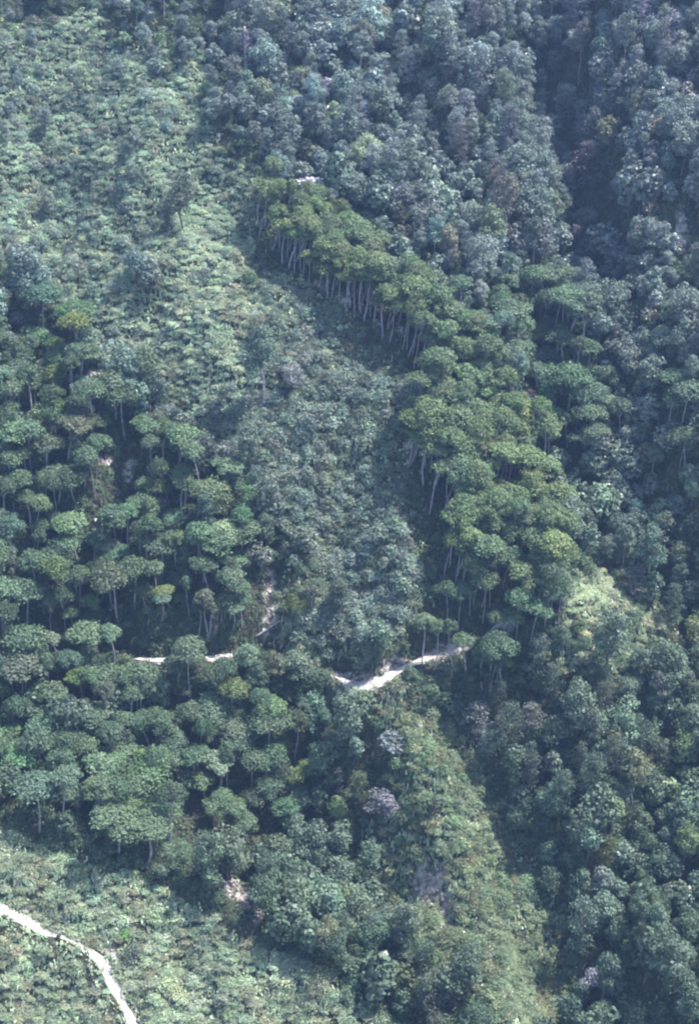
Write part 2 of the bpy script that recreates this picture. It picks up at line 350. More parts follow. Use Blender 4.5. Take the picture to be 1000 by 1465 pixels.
SHR = [make_shrub(700, 1.4, 1.05, 9, .21, 460), make_shrub(707, 1.6, .85, 11, .20, 520), make_shrub(714, 1.1, 1.5, 9, .22, 380), make_shrub(721, 2.0, 2.5, 11, .30, 600, M_LEAF), make_shrub(728, 2.2, 2.9, 13, .29, 700, M_LEAF), make_shrub(735, 1.8, 3.3, 11, .33, 560, M_LEAF)]
def make_weed(seed, n=34):
    g = np.random.default_rng(seed); V, F, a = leaves([(g.normal(0, .35), g.normal(0, .35), .25, .5, .5, .35) for _ in range(4)], n, .42, seed, flat=.5, inner=.3)
    return V, F, a

# ------------------------------------------------------------------ planting plan
U_RIDGE = [(362, 250), (400, 248), (470, 280), (530, 325), (560, 365), (630, 395), (685, 455), (722, 520), (742, 570), (788, 608), (765, 650), (778, 700), (798, 770), (790, 812), (735, 812), (665, 785), (640, 715), (645, 650), (600, 610), (572, 590), (590, 540), (600, 500), (580, 440), (505, 385), (440, 335), (375, 290)]
U_RIGHT = [(640, 395), (720, 380), (800, 375), (840, 420), (875, 500), (862, 560), (850, 625), (795, 605), (765, 560), (740, 510), (700, 460), (655, 425)]
U_FAR = [(870, 495), (990, 490), (990, 640), (930, 640), (880, 600)]
U_LEFT = [(10, 430), (100, 425), (150, 470), (165, 545), (250, 585), (310, 640), (365, 680), (345, 760), (380, 800), (365, 850), (300, 860), (240, 860), (245, 925), (340, 935), (440, 965), (420, 1030), (395, 1070), (400, 1110), (420, 1130), (380, 1160), (300, 1150), (240, 1170), (150, 1150), (100, 1110), (10, 1080)]
U_ROAD = [(610, 870), (700, 845), (790, 850), (770, 900), (700, 950), (650, 930)]
S_MAIN = [(-20, 60), (60, 25), (160, 40), (235, 85), (300, 165), (335, 240), (345, 310), (380, 370), (440, 425), (545, 490), (590, 560), (575, 650), (600, 750), (625, 830), (640, 870), (580, 930), (520, 965), (450, 945), (410, 900), (430, 830), (385, 770), (350, 690), (290, 620), (215, 570), (150, 500), (105, 430), (40, 410), (-20, 380)]
S_FORE = [(-100, 1155), (20, 1190), (140, 1235), (250, 1285), (340, 1335), (430, 1380), (540, 1425), (640, 1500), (-100, 1600)]
S_NOSE = [(520, 990), (575, 985), (650, 1050), (700, 1130), (765, 1260), (810, 1400), (820, 1500), (630, 1500), (630, 1390), (545, 1300), (545, 1180), (585, 1100)]
S_EAST = [(800, 800), (865, 785), (930, 850), (970, 930), (955, 975), (890, 1000), (835, 960), (790, 890)]
S_FAR = [(880, 300), (985, 280), (985, 480), (900, 470), (860, 400)]
S_TOP = [(690, 230), (560, 300), (600, 350), (700, 350)]
COARSE = [(345, 560), (440, 440), (545, 490), (590, 560), (575, 650), (600, 750), (625, 830), (640, 880), (580, 930), (520, 965), (450, 945), (410, 900), (430, 830), (385, 770), (350, 690), (300, 620)]

WARP = [None, None]
def cand(sp, jit=.45, x0=-112, x1=112, y0=170, y1=490):
    xs = np.arange(-210, 210, sp); ys = np.arange(-210, 210, sp*.86); X, Y = np.meshgrid(xs, ys); X = X+((np.arange(len(ys)) % 2)*sp/2)[:, None]
    X = (X+rng.uniform(-jit, jit, X.shape)*sp).ravel(); Y = (Y+rng.uniform(-jit, jit, Y.shape)*sp).ravel()
    ca, sa = math.cos(.61), math.sin(.61); X, Y = X*ca-Y*sa, X*sa+Y*ca+330; k = (X > x0) & (X < x1) & (Y > y0) & (Y < y1); X, Y = X[k], Y[k]
    Z = H(X, Y); px, py, d = project(X, Y, Z)
    ok = (px > -140) & (px < 1140) & (py > -130) & (py < 1640)
    X, Y, Z, px, py = X[ok], Y[ok], Z[ok], px[ok], py[ok]; near = np.where((py > 1160) & (px < 460), .25, 1.0)
    wx_ = (20*np.sin(X/6.1+2*np.sin(Y/8.3))+11*np.sin(Y/3.7+X/5.2)+rng.normal(0, 9, len(X)))*near; wy_ = (18*np.sin(Y/6.7+2*np.sin(X/7.1)+1)+10*np.sin(X/3.1-Y/4.4)+rng.normal(0, 9, len(X)))*near
    WARP[0], WARP[1] = px+wx_, py+wy_
    return X, Y, Z, px, py
def crown_px(X, Y, Z, h): a, b, _ = project(X, Y, Z+h); return a, b
def off_road(X, Y, m):
    ok = np.ones(X.shape, bool)
    for (R, hw) in GEOM: ok &= dist_poly(X, Y, R[:, :2])[0] > hw+m
    return ok
# keep the sight line to the open stretches of road clear of tall plants
OPEN = [((498, 555), (960, 1000), 30), ((298, 330), (932, 948), 8), ((180, 238), (938, 947), 0), ((590, 672), (918, 950), 4), ((716, 746), (862, 896), 14), ((0, 195), (1300, 1450), 14),
        ((590, 638), (1235, 1300), 14), ((250, 300), (1150, 1195), 4), ((320, 410), (1150, 1190), 4), ((318, 360), (1258, 1296), 6), ((375, 396), (815, 925), 20), ((150, 205), (655, 690), 8), ((130, 146), (530, 545), 6), ((967, 985), (300, 360), 12), ((825, 885), (825, 880), 4), ((600, 670), (925, 945), 6)]
def clear_view(px, py, hpx):
    """px,py base pixel; hpx plant height in pixels: drop if its body would cover an open patch standing in front"""
    ok = np.ones(px.shape, bool)
    for (a, b), (c, d), m in OPEN: ok &= ~((px > a-m) & (px < b+m) & (py > c+2) & (py-hpx < d-2))
    return ok
P_ = []   # plants: kind, x, y, z, variant, scale, scale_z, rot, tint
def add(kind, X, Y, Z, var, sc, sz, tint, lean=None):
    n = len(X); rot = rng.uniform(0, 6.283, n); le = np.zeros((n, 2)) if lean is None else lean
    for i in range(n): P_.append((kind, X[i], Y[i], Z[i], int(var[i]), sc[i], sz[i], rot[i], tuple(tint[i]), le[i][0], le[i][1]))
def patch(X, Y, l, ph): return .5+.5*np.sin(X/l*6.28+ph+1.7*np.sin(Y/l*4.1+ph*2))*np.cos(Y/l*5.2+1.1*np.sin(X/l*3.3+ph))
def jitter_tint(base, n, v=.16, h=.12):
    h = h*.6
    base = np.asarray(base, float); base = np.broadcast_to(base, (n, 3)).copy()
    base *= np.exp(rng.normal(0, v, (n, 1))); base *= np.exp(rng.normal(0, h, (n, 3))*(1, .45, .8)); return base
K_PX = lambda Y, Z: 1465/(2*TH*(Y*FW[1]+(Z-CAMZ)*FW[2]))*math.cos(PITCH)   # photo pixels per metre of height

# --- umbrella trees
taken = []
X, Y, Z, px, py = cand(2.9, .5)
cx, cy = crown_px(X, Y, Z, 11.5)
m = inpoly(cx, cy, U_RIDGE)
front = march(H, [(365, 330), (372, 340), (386, 356), (395, 366), (403, 376), (409, 380), (415, 384), (423, 391), (432, 398), (442, 409), (455, 418), (461, 420), (467, 423), (474, 426), (481, 430), (490, 434), (498, 438), (506, 444), (513, 450), (521, 456), (528, 462), (536, 468), (545, 475), (554, 481), (563, 487), (572, 494), (580, 500), (588, 512), (592, 528), (601, 540), (608, 548),
                  (580, 672), (588, 668), (601, 684), (612, 690), (620, 700), (613, 738), (628, 705), (636, 730), (645, 750), (632, 822), (646, 832), (658, 842), (668, 846), (678, 853), (690, 855), (640, 780), (655, 790)])
fx = front[:, 0]+rng.normal(0, .5, len(front)); fy = front[:, 1]+rng.normal(0, .6, len(front)); k2 = rng.random(len(front)) < .55
fx = np.r_[fx, fx[k2]+rng.uniform(.8, 1.8, k2.sum())]; fy = np.r_[fy, fy[k2]+rng.uniform(.8, 2.2, k2.sum())]
def near_front(X, Y):
    d = np.hypot(X[:, None]-fx, Y[:, None]-fy); k = d.argmin(1); dd = d[np.arange(len(X)), k]; return dd, X-fx[k], Y-fy[k]
dd, dx, dy = near_front(X, Y); keep = m & (dd > 1.8) & ~((dd < 13) & (dx < -.5) & (dy < 1.5))
X = np.r_[X[keep], fx]; Y = np.r_[Y[keep], fy]; Z = H(X, Y); n = len(X)
sc = rng.uniform(.75, 1.25, n); sz = rng.uniform(.8, 1.16, n)
_, cyy = crown_px(X, Y, Z, 0)
sz = np.where(cyy < 450, sz*.86, sz); sc = np.where(cyy < 450, sc*.9, sc)
t = np.clip(patch(X, Y, 27, 1.0), 0, 1)[:, None]
ti = jitter_tint([.185, .24, .10], n, .17, .1)*(1-t)+jitter_tint([.15, .21, .115], n, .17, .1)*t
lean = np.stack([rng.normal(.13, .075, n), rng.normal(0, .06, n)], 1)
add('umbrella_tree', X, Y, Z, rng.integers(0, 9, n), sc, sz, ti, lean); taken.append((X, Y))
ux, uy = X, Y
X, Y, Z, px, py = cand(3.9, .5)
cx, cy = crown_px(X, Y, Z, 11.5); hp = 14*K_PX(Y, Z)
m = (inpoly(cx, cy, U_LEFT) | inpoly(cx, cy, U_RIGHT) | inpoly(cx, cy, U_ROAD) | (inpoly(cx, cy, U_FAR) & (rng.random(len(X)) < .5)) | ((cx < 10) & (cy > 430) & (cy < 1080)))
m &= off_road(X, Y, 1.2) & clear_view(px, py, hp) & ((rng.random(len(X)) < .88) | (cy > 1000))
m &= (np.min(np.hypot(X[:, None]-ux, Y[:, None]-uy), 1) > 3) & ~inpoly(cx, cy, U_RIDGE)
X, Y, Z, cx, cy = X[m], Y[m], Z[m], cx[m], cy[m]
ex = march(H, [(226, 905), (300, 905), (318, 900), (332, 905), (346, 898), (285, 912), (265, 905), (350, 1205), (345, 1190), (362, 1180), (335, 1210), (308, 1190), (322, 1185), (388, 1170), (405, 1190), (420, 1160), (442, 880), (420, 905), (604, 948), (622, 958), (646, 952), (664, 966), (690, 985), (700, 990), (712, 975), (716, 940), (738, 930), (760, 926), (776, 914), (655, 903), (636, 898), (690, 892), (800, 900), (785, 880), (700, 868), (672, 880)])
X = np.r_[X, ex[:, 0]]; Y = np.r_[Y, ex[:, 1]]; Z = H(X, Y); n = len(X); cx, cy = crown_px(X, Y, Z, 11)
sc = np.clip(rng.lognormal(-.06, .26, n), .5, 1.5); sz = np.clip(rng.normal(.84, .16, n), .42, 1.15); sz[-len(ex):] = rng.uniform(.6, .78, len(ex)); sc[-len(ex):] = rng.uniform(.7, 1.0, len(ex)); sz[-18:] = rng.uniform(.86, 1.02, 18)
ti = jitter_tint([.115, .17, .095], n, .22, .14); yel = rng.random(n) < .07; ti[yel] = ti[yel]*(1.35, 1.2, .8)
lean = np.stack([rng.normal(.02, .09, n), rng.normal(-.02, .07, n)], 1)
add('umbrella_tree', X, Y, Z, rng.integers(0, 9, n), sc, sz, ti, lean); ux = np.r_[ux, X]; uy = np.r_[uy, Y]

X, Y, Z, px, py = cand(3.3, .45); cx, cy = crown_px(X, Y, Z, 10.5)
m = inpoly(cx, cy, U_RIGHT+[]) & (np.min(np.hypot(X[:, None]-ux, Y[:, None]-uy), 1) > 2.4)
X, Y, Z = X[m], Y[m], Z[m]; n = len(X); sc = rng.uniform(.9, 1.2, n)
add('umbrella_tree', X, Y, Z, rng.integers(0, 9, n), sc, rng.uniform(.75, .9, n), jitter_tint([.14, .20, .12], n, .15, .1), np.stack([rng.normal(.04, .06, n), rng.normal(0, .05, n)], 1)); ux = np.r_[ux, X]; uy = np.r_[uy, Y]

# --- forest
zone_shrub = lambda px, py: inpoly(px, py, S_MAIN) | inpoly(px, py, S_FORE) | inpoly(px, py, S_NOSE) | inpoly(px, py, S_EAST)
X, Y, Z, px, py = cand(3.7, .48)
z0 = zone_shrub(*WARP); cx, cy = crown_px(X, Y, Z, 8)
uz = (inpoly(cx, cy-20, U_LEFT) & (rng.random(len(X)) < .76)) | inpoly(cx, cy-15, U_RIDGE) | inpoly(cx, cy-15, U_RIGHT)
hillTL = inpoly(px, py, [(-200, -200), (260, -200), (330, 60), (360, 250), (300, 250), (100, 420), (-200, 430)])
lefty = inpoly(px, py, [(-60, -60), (110, -60), (120, 180), (110, 420), (-60, 430)])
m = (~z0 | (rng.random(len(X)) < np.where(lefty, .26, .05)) & (py < 1180)) & ~uz
m &= off_road(X, Y, 1.5) & clear_view(px, py, 9*K_PX(Y, Z)) & (np.min(np.hypot(X[:, None]-ux, Y[:, None]-uy), 1) > 1.6)
shade_strip = inpoly(px, py, [(335, 300), (370, 360), (450, 430), (550, 500), (575, 570), (560, 680), (600, 790), (630, 870), (690, 870), (660, 760), (640, 600), (640, 500)])
dd, dx, dy = near_front(X, Y); m &= ~((dd < 4) | ((dd < 13) & ((dx < 0) | (dy < 0))))
m &= ~shade_strip & (~hillTL | (rng.random(len(X)) < .55))
X, Y, Z, px, py = X[m], Y[m], Z[m], px[m], py[m]; n = len(X)
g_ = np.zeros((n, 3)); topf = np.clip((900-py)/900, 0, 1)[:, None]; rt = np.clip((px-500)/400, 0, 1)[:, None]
g_[:] = np.array([.125, .175, .115])*(1-topf)+np.array([.21, .265, .235])*topf  # paler, bluer leaf tint towards the top: distance haze mixed into the colour
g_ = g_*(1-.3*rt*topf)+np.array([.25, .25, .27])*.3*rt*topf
q = patch(X, Y, 41, 2.2)[:, None]; g_ *= .85+.3*q
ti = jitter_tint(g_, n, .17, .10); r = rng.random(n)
ti = np.where((r < .05)[:, None], ti*(1.25, 1.2, .85), ti); ti = np.where(((r > .96))[:, None], ti*(1.3, 1.12, 1.3), ti); ti = np.where(((r > .07) & (r < .09))[:, None], ti*(1.25, 1.0, .85), ti)
big = inpoly(px, py, S_FAR) | inpoly(px, py, S_TOP) | inpoly(px, py, [(620, 620), (720, 600), (880, 640), (985, 620), (985, 780), (760, 760)])
fzone = inpoly(px, py, [(640, 1000), (760, 960), (880, 1020), (860, 1180), (760, 1180)]) | inpoly(px, py, [(780, 170), (880, 170), (880, 320), (780, 320)]) | inpoly(px, py, [(540, 90), (740, 150), (740, 330), (560, 200)])
fe = (rng.random(n) < np.where(fzone, .65, .10)) & ~big
var = np.where(big, rng.choice([4, 5, 4, 5, 0], n), rng.choice([0, 1, 2, 3, 3, 4, 5, 6, 7, 7], n))
sc = np.clip(rng.lognormal(-.1, .24, n), .5, 1.7); tlz = inpoly(px, py, [(-200, -200), (260, -200), (360, 250), (100, 420), (-200, 430)])
sc = np.where(tlz, sc*.72, sc); sz = sc*rng.uniform(.85, 1.2, n)
cov = off_road(X, Y, 1.2)
for kind, mm, vv in (('feathery_tree', fe, rng.integers(0, 3, n)), ('broadleaf_tree', ~fe, var)):
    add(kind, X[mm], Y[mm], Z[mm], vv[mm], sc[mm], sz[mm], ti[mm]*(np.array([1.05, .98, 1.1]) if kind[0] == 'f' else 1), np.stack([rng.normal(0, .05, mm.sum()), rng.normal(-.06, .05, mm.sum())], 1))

# --- understorey of small broadleaf trees inside the umbrella woods and gullies (coarse shrubs)
X, Y, Z, px, py = cand(2.3, .5)
wpx, wpy = WARP; nose = inpoly(wpx, wpy, S_NOSE); fore = inpoly(wpx, wpy, S_FORE); mainz = inpoly(wpx, wpy, S_MAIN); coarse = inpoly(wpx, wpy, COARSE)
r = rng.random(len(X)); cm = patch(X, Y, 17, .4)
keep = np.where(coarse, r < .95, np.where(mainz, r < np.where((px < 150) | (py < 130), .34, .10)+.25*(cm > .72), np.where(fore, r < .03, np.where(nose, r < .5, r < .75))))
uw = inpoly(px, py-60, U_RIDGE); keep = np.where(uw, r < .3, keep)
keep &= off_road(X, Y, 1.1) & clear_view(px, py, 3.4*K_PX(Y, Z)) & (bare(px, py) < .3)
X, Y, Z, px, py, nose, coarse, fore, mainz = [a[keep] for a in (X, Y, Z, px, py, nose, coarse, fore, mainz)]; n = len(X)
dd, dx, dy = near_front(X, Y); fr = (dd < 3.5) | ((dd < 6) & ((dx < 0) | (dy < 0)))
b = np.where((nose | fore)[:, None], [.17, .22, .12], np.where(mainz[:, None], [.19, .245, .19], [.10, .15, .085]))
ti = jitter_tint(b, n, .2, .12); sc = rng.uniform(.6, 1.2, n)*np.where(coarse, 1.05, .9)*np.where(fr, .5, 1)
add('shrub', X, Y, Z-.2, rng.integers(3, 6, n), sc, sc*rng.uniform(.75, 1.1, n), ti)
# --- plants leaning over the lower edge of the road, except where the road shows
R = GEOM[0][0]; T = np.gradient(R[:, :2], axis=0); T /= np.linalg.norm(T, axis=1)[:, None]; N2 = np.stack([T[:, 1], -T[:, 0]], 1); N2 = np.where((N2[:, 1] > 0)[:, None], -N2, N2)
for off, hh, kk, step in ((2.3, 2.6, 'shrub', 1), (3.8, 3.0, 'shrub', 1), (5.5, 5.5, 'broadleaf_tree', 2)):
    B = R[::step, :2]+N2[::step]*off+rng.normal(0, .4, (len(R[::step]), 2)); X, Y = B[:, 0], B[:, 1]; Z = H(X, Y); px, py, _ = project(X, Y, Z); n = len(X)
    ok = clear_view(px, py, (hh+.8)*K_PX(Y, Z)) & ~((px > 488) & (px < 568)) & ~((px > 300+rng.normal(0, 5, n)) & (px < 328+rng.normal(0, 6, n)) & (rng.random(n) < .97)) & ~((px > 130) & (px < 250) & (rng.random(n) < .4)); ok &= ~((px > 568) & (px < 690) & (rng.random(n) < .25))
    ti = jitter_tint([.075, .115, .065], n, .2, .12); sc = rng.uniform(.8, 1.1, n)*(1 if kk == 'shrub' else .7)
    add(kk, X[ok], Y[ok], Z[ok]-.2, (rng.integers(3, 6, n) if kk == 'shrub' else rng.choice([0, 2, 4, 7], n))[ok], sc[ok], sc[ok]*.95, ti[ok])
# --- fine scrub on the open slopes
X, Y, Z, px, py = cand(1.2, .5)
wpx, wpy = WARP; nose = inpoly(wpx, wpy, S_NOSE); fore = inpoly(wpx, wpy, S_FORE); mainz = inpoly(wpx, wpy, S_MAIN); east = inpoly(wpx, wpy, S_EAST)
keep = (nose | fore | mainz | east) & (rng.random(len(X)) < .93) & off_road(X, Y, .35) & (bare(px, py) < .35)
hpx = 1.7*K_PX(Y, Z); keep &= ~(((px > 495) & (px < 560)) & (py > 975) & (py-hpx < 982))
for R, hw in GEOM[1:]:
    d, s, p = dist_poly(X, Y, R[:, :2]); keep &= ~((d < 3.2) & (s*0+py > np.interp(px, [-60, 20, 60, 92, 125, 148, 158, 172, 190], [1270, 1308, 1333, 1343, 1356, 1374, 1398, 1428, 1462])) & (px < 200) & (rng.random(len(X)) < .8))
X, Y, Z, px, py, nose, fore, mainz, east = [a[keep] for a in (X, Y, Z, px, py, nose, fore, mainz, east)]; n = len(X)
t = patch(X, Y, 23, 3.0)[:, None]; t2 = patch(X, Y, 9, 1.0)[:, None]
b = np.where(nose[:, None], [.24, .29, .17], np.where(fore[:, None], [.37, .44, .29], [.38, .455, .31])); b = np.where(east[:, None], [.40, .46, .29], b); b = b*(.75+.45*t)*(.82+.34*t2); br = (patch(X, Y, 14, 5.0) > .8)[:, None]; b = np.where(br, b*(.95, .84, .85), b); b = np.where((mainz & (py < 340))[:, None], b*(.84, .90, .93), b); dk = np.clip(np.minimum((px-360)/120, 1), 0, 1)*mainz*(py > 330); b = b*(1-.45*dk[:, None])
ti = jitter_tint(b, n, .13, .09); sc = np.clip(rng.lognormal(-.2, .28, n), .45, 1.5)
add('shrub', X, Y, Z-.12, rng.integers(0, 3, n), sc, sc*rng.uniform(.7, 1.1, n), ti)

# --- trees that stand out in the photograph: kind, variant, crown pixel, height of crown centre, width scale, height scale, tint, label
SPECIAL = [
 ('broadleaf_tree', 5, (440, 262), 5, 1.25, .9, (.52, .52, .56), 'whitish grey round crown just behind the top end of the ridge row'),
 ('feathery_tree', 1, (842, 228), 9, 1.9, 1.15, (.20, .18, .20), 'largest mauve-grey tree, spreading in the middle of the right-hand ravine'),
 ('broadleaf_tree', 3, (872, 180), 9, 1.15, 1.1, (.19, .20, .12), 'tree with yellowish domed top left of the upper right corner'),
 ('broadleaf_tree', 6, (832, 60), 10, .95, 1.25, (.19, .19, .17), 'very tall slender pale-trunked tree at the head of the ravine'),
 ('broadleaf_tree', 1, (820, 405), 6, 1.35, .85, (.15, .17, .15), 'round grey-green crown bordering the dark ravine beside the umbrella clump'),
 ('feathery_tree', 2, (757, 563), 5, .85, .7, (.26, .20, .20), 'small pinkish tree in the gap between the two flat-crowned clumps'),
 ('feathery_tree', 0, (868, 1212), 6, .95, .85, (.14, .16, .06), 'dark olive column-shaped tree in the lower right hollow'),
 ('feathery_tree', 1, (682, 1025), 6, 1.35, .8, (.22, .24, .22), 'pale grey conical tree below the right stretch of the road'),
 ('feathery_tree', 2, (760, 1015), 6, 1.3, .85, (.18, .20, .17), 'grey rounded tree right of the pale grey conical tree'),
 ('broadleaf_tree', 2, (852, 1392), 5, .85, .8, (.36, .36, .40), 'pale mauve-white tree near the bottom right corner'),
 ('broadleaf_tree', 4, (905, 400), 6, 1.3, 1.0, (.15, .20, .15), 'large-leaved bushy tree below the pink landslip'),
 ('feathery_tree', 0, (905, 820), 6, 1.3, .8, (.17, .18, .18), 'grey spreading tree standing over the track east of the ridge'),
 ('feathery_tree', 1, (965, 955), 6, 1.2, .85, (.09, .08, .07), 'dark brownish tree on the right edge beyond the road end'),
 ('broadleaf_tree', 7, (560, 1050), 6, 1.3, .9, (.18, .21, .20), 'grey-green rounded tree just under the bright road bend'),
 ('broadleaf_tree', 0, (545, 1140), 6, 1.1, .9, (.21, .205, .22), 'mauve flowering tree left of the scrub nose top'),
 ('umbrella_tree', 4, (228, 842), 8, .80, .62, (.13, .20, .13), 'small lone flat-crowned tree with bare pale trunk above the road'),
 ('umbrella_tree', 1, (292, 1105), 9, 1.0, .7, (.14, .20, .10), 'flat-crowned tree fanning over several leaning trunks in the lower wood'),
 ('umbrella_tree', 3, (165, 1160), 10, 1.45, .85, (.14, .20, .11), 'broad flat-crowned tree on the foreground crest'),
 ('umbrella_tree', 5, (205, 1180), 10, 1.45, .85, (.13, .19, .10), 'broad flat-crowned tree at the right end of the foreground clump'),
 ('umbrella_tree', 2, (50, 1130), 10, 1.5, .85, (.12, .19, .13), 'broad bluish flat-crowned tree at the left end of the foreground clump'),
 ('umbrella_tree', 0, (100, 440), 10, 1.4, .85, (.11, .19, .09), 'broad fine flat-crowned tree at the top of the left wood'),
 ('umbrella_tree', 2, (60, 420), 10, 1.4, .85, (.09, .17, .11), 'dark broad flat-crowned tree by the left edge atop the left wood'),
 ('broadleaf_tree', 0, (255, 1220), 5, .8, .7, (.12, .17, .10), 'small bushy tree at the edge of the foreground clump'),
 ('shrub', 5, (84, 1341), .5, .28, .35, (.04, .035, .03), 'tiny dark stump-like bush at the edge of the pale footpath'),
 ('shrub', 4, (190, 1362), 1.5, 1.0, 1.0, (.12, .15, .12), 'dark rounded bush right of the footpath bend'),
 ('shrub', 3, (180, 1335), 1.2, .8, .7, (.20, .34, .12), 'small bright green bush up right of the footpath bend'),
]
cpx = np.array([q[2] for q in SPECIAL], float); hgt = np.array([q[3] for q in SPECIAL], float)
B = march(H, cpx)
for _ in range(6):
    a, b, _d = project(B[:, 0], B[:, 1], B[:, 2]+hgt); cpx2 = np.stack(project(B[:, 0], B[:, 1], B[:, 2])[:2], 1)+(np.array([q[2] for q in SPECIAL], float)-np.stack([a, b], 1)); B = march(H, cpx2)
for q, b in zip(SPECIAL, B):
    rad = {'shrub': 1.2}.get(q[0], 3.0*q[4]); P_ = [p for p in P_ if math.hypot(p[1]-b[0], p[2]-b[1]) > rad or (p[0] == 'shrub') != (q[0] == 'shrub') or len(p) > 11]
    if q[7].startswith('small lone'): P_ = [p for p in P_ if p[0] == 'shrub' or not (abs(p[1]-b[0]) < 5 and -9 < p[2]-b[1] < 2)]
    P_.append((q[0], b[0], b[1], float(H(b[0], b[1])), q[1], q[4], q[5], rng.uniform(0, 6.28), q[6], .03, 0.0, q[7]))

# ------------------------------------------------------------------ labels
ANCH = [(70, 60, 'in the top left corner'), (200, 60, 'near the top, left of centre'), (330, 70, 'by the pale stem near the top'), (450, 60, 'at the top centre'), (560, 70, 'at the top, right of centre'), (670, 90, 'left of the head of the ravine'),
 (800, 70, 'at the head of the ravine'), (920, 70, 'in the top right corner'), (70, 180, 'at the upper left edge'), (190, 180, 'on the upper left scrub spur'), (310, 190, 'on the slope above the ridge row'), (430, 190, "just above the ridge row's top"),
 (560, 200, "on the slope above the ridge row's right"), (680, 220, 'on the left flank of the ravine'), (830, 220, 'around the big mauve tree'), (940, 220, 'on the right flank of the ravine'), (70, 310, 'on the left edge above the left wood'), (190, 310, 'on the upper bright slope'),
 (310, 310, "left of the ridge row's top end"), (620, 320, "between ridge row and ravine"), (760, 320, "beside the ravine's dark middle"), (930, 330, "near the pink landslip, right edge"), (420, 330, 'at the top end of the ridge row'),
 (500, 390, 'in the upper stretch of the ridge row'), (590, 450, 'in the middle of the ridge row'), (650, 530, 'where the ridge row widens'), (700, 600, 'in the widest part of the ridge row'), (690, 700, 'in the lower stretch of the ridge row'), (740, 790, 'at the foot of the ridge row'),
 (720, 420, "atop the clump right of the row"), (800, 480, "in the clump right of the row"), (820, 580, "below the clump right of the row"), (930, 450, 'on the right edge below the pink landslip'), (930, 560, 'among the spaced trees at the right edge'),
 (900, 680, 'in the hollow at the right edge'), (820, 700, 'right of the lower ridge row'), (950, 800, "in the hollow east of the ridge"), (60, 450, 'at the top edge of the left wood'), (70, 550, 'in the upper left wood'), (180, 570, "on the left wood's upper border"),
 (70, 660, 'on the left side of the left wood'), (180, 670, "around the left wood's bare rock"), (290, 680, 'on the right border of the left wood'), (70, 780, 'low on the left edge of the wood'), (180, 780, 'in the middle of the left wood'), (290, 790, 'above the earth slide in the wood'),
 (70, 880, 'above the road at the left edge'), (190, 890, 'above the left stretch of the road'), (310, 890, "above the road's small bright piece"), (390, 860, 'beside the narrow earth slide'), (200, 430, 'on the lower bright slope'), (300, 430, 'in the middle of the bright slope'), (400, 480, 'below the shadow of the ridge row'),
 (290, 550, 'at the foot of the bright slope'), (400, 590, 'on the bushy slope, upper part'), (500, 560, 'on the bushy slope near the ridge row'), (430, 700, 'on the bushy slope, middle part'), (540, 680, "on the bushy slope by the shadow"), (470, 800, 'on the bushy slope, lower part'), (570, 800, "on the bushy slope, row-foot side"),
 (480, 910, 'just above the road, left of its bend'), (570, 900, 'just above the bright road bend'), (680, 880, 'above the right stretch of the road'), (780, 890, "at the road's last bend"), (860, 880, "on the pale scrub past the road"), (940, 920, 'at the right edge beyond the road end'),
 (70, 1000, 'below the road at the left edge'), (190, 1010, 'below the left stretch of the road'), (310, 1010, "below the road's small bright piece"), (430, 1020, 'below the road, left of its bend'), (540, 1040, 'directly below the bright road bend'), (630, 1030, 'below the rough stretch of road'), (730, 1010, 'below the right stretch of the road'),
 (840, 1010, 'on the grey wooded ridge, upper part'), (940, 1030, 'beside the right edge, two thirds down'), (70, 1110, 'at the lower left edge of the wood'), (190, 1130, 'in the lower left wood'), (310, 1130, "by the lower wood's leaning trunks"), (420, 1140, "in the gully left of the nose"),
 (520, 1150, 'left of the top of the scrub nose'), (620, 1140, 'on the upper scrub nose'), (720, 1130, 'on the right flank of the scrub nose'), (830, 1130, 'on the grey wooded ridge, lower part'), (940, 1150, "in the dark hollow, right edge"), (60, 1220, 'behind the crest of the foreground slope'), (200, 1240, 'on the crest of the foreground slope'),
 (330, 1230, 'above the pale rock scar'), (440, 1260, 'right of the pale rock scar'), (540, 1260, 'left of the brown bare scar'), (680, 1270, 'right of the brown bare scar'), (780, 1250, "in the gully right of the nose"), (900, 1260, 'in the lower right wood'),
 (60, 1290, 'above the left end of the footpath'), (180, 1300, 'up right of the footpath bend'), (320, 1350, 'below the pale rock scar'), (60, 1400, 'below the footpath in the bottom left corner'), (130, 1430, 'inside the curve of the footpath'), (240, 1390, 'right of the footpath bend'), (220, 1450, 'at the bottom edge by the footpath'),
 (350, 1430, 'at the bottom of the foreground slope'), (450, 1420, 'at the right end of the foreground slope'), (560, 1400, 'at the bottom centre'), (690, 1400, 'on the lower scrub nose'), (800, 1400, "at the bottom, right of the nose"), (920, 1400, 'in the bottom right corner')]
AX = np.array([(a, b) for a, b, _ in ANCH], float)
ORD = ['leftmost', 'second from left', 'third from left', 'fourth from left', 'fifth from left', 'sixth from left', 'seventh from the left', 'eighth from the left', 'ninth from the left', 'tenth from the left']
TIER = {2: ['upper', 'lower'], 3: ['upper', 'middle', 'lower'], 4: ['top', 'upper', 'lower', 'bottom']}
for _k in range(5, 14): TIER[_k] = ['highest', 'second highest', 'third highest', 'fourth highest', 'fifth highest', 'sixth highest', 'seventh highest', 'eighth highest', 'ninth highest', 'tenth highest', 'eleventh highest', 'twelfth highest', 'lowest'][:_k-1]+['lowest']
def tint_word(t):
    r, g, b = t; L = (r+g*2+b)/6
    if r > g*.93 and b > g*.85: return 'mauve-grey'
    if r > g*1.05: return 'russet'
    if r > g*.72 and b < g*.62: return 'olive' if L < .13 else 'yellow-green'
    if b > g*.82: return 'grey-green' if L < .11 else 'blue-grey'
    return 'dark green' if L < .075 else ('green' if L < .12 else 'pale green')
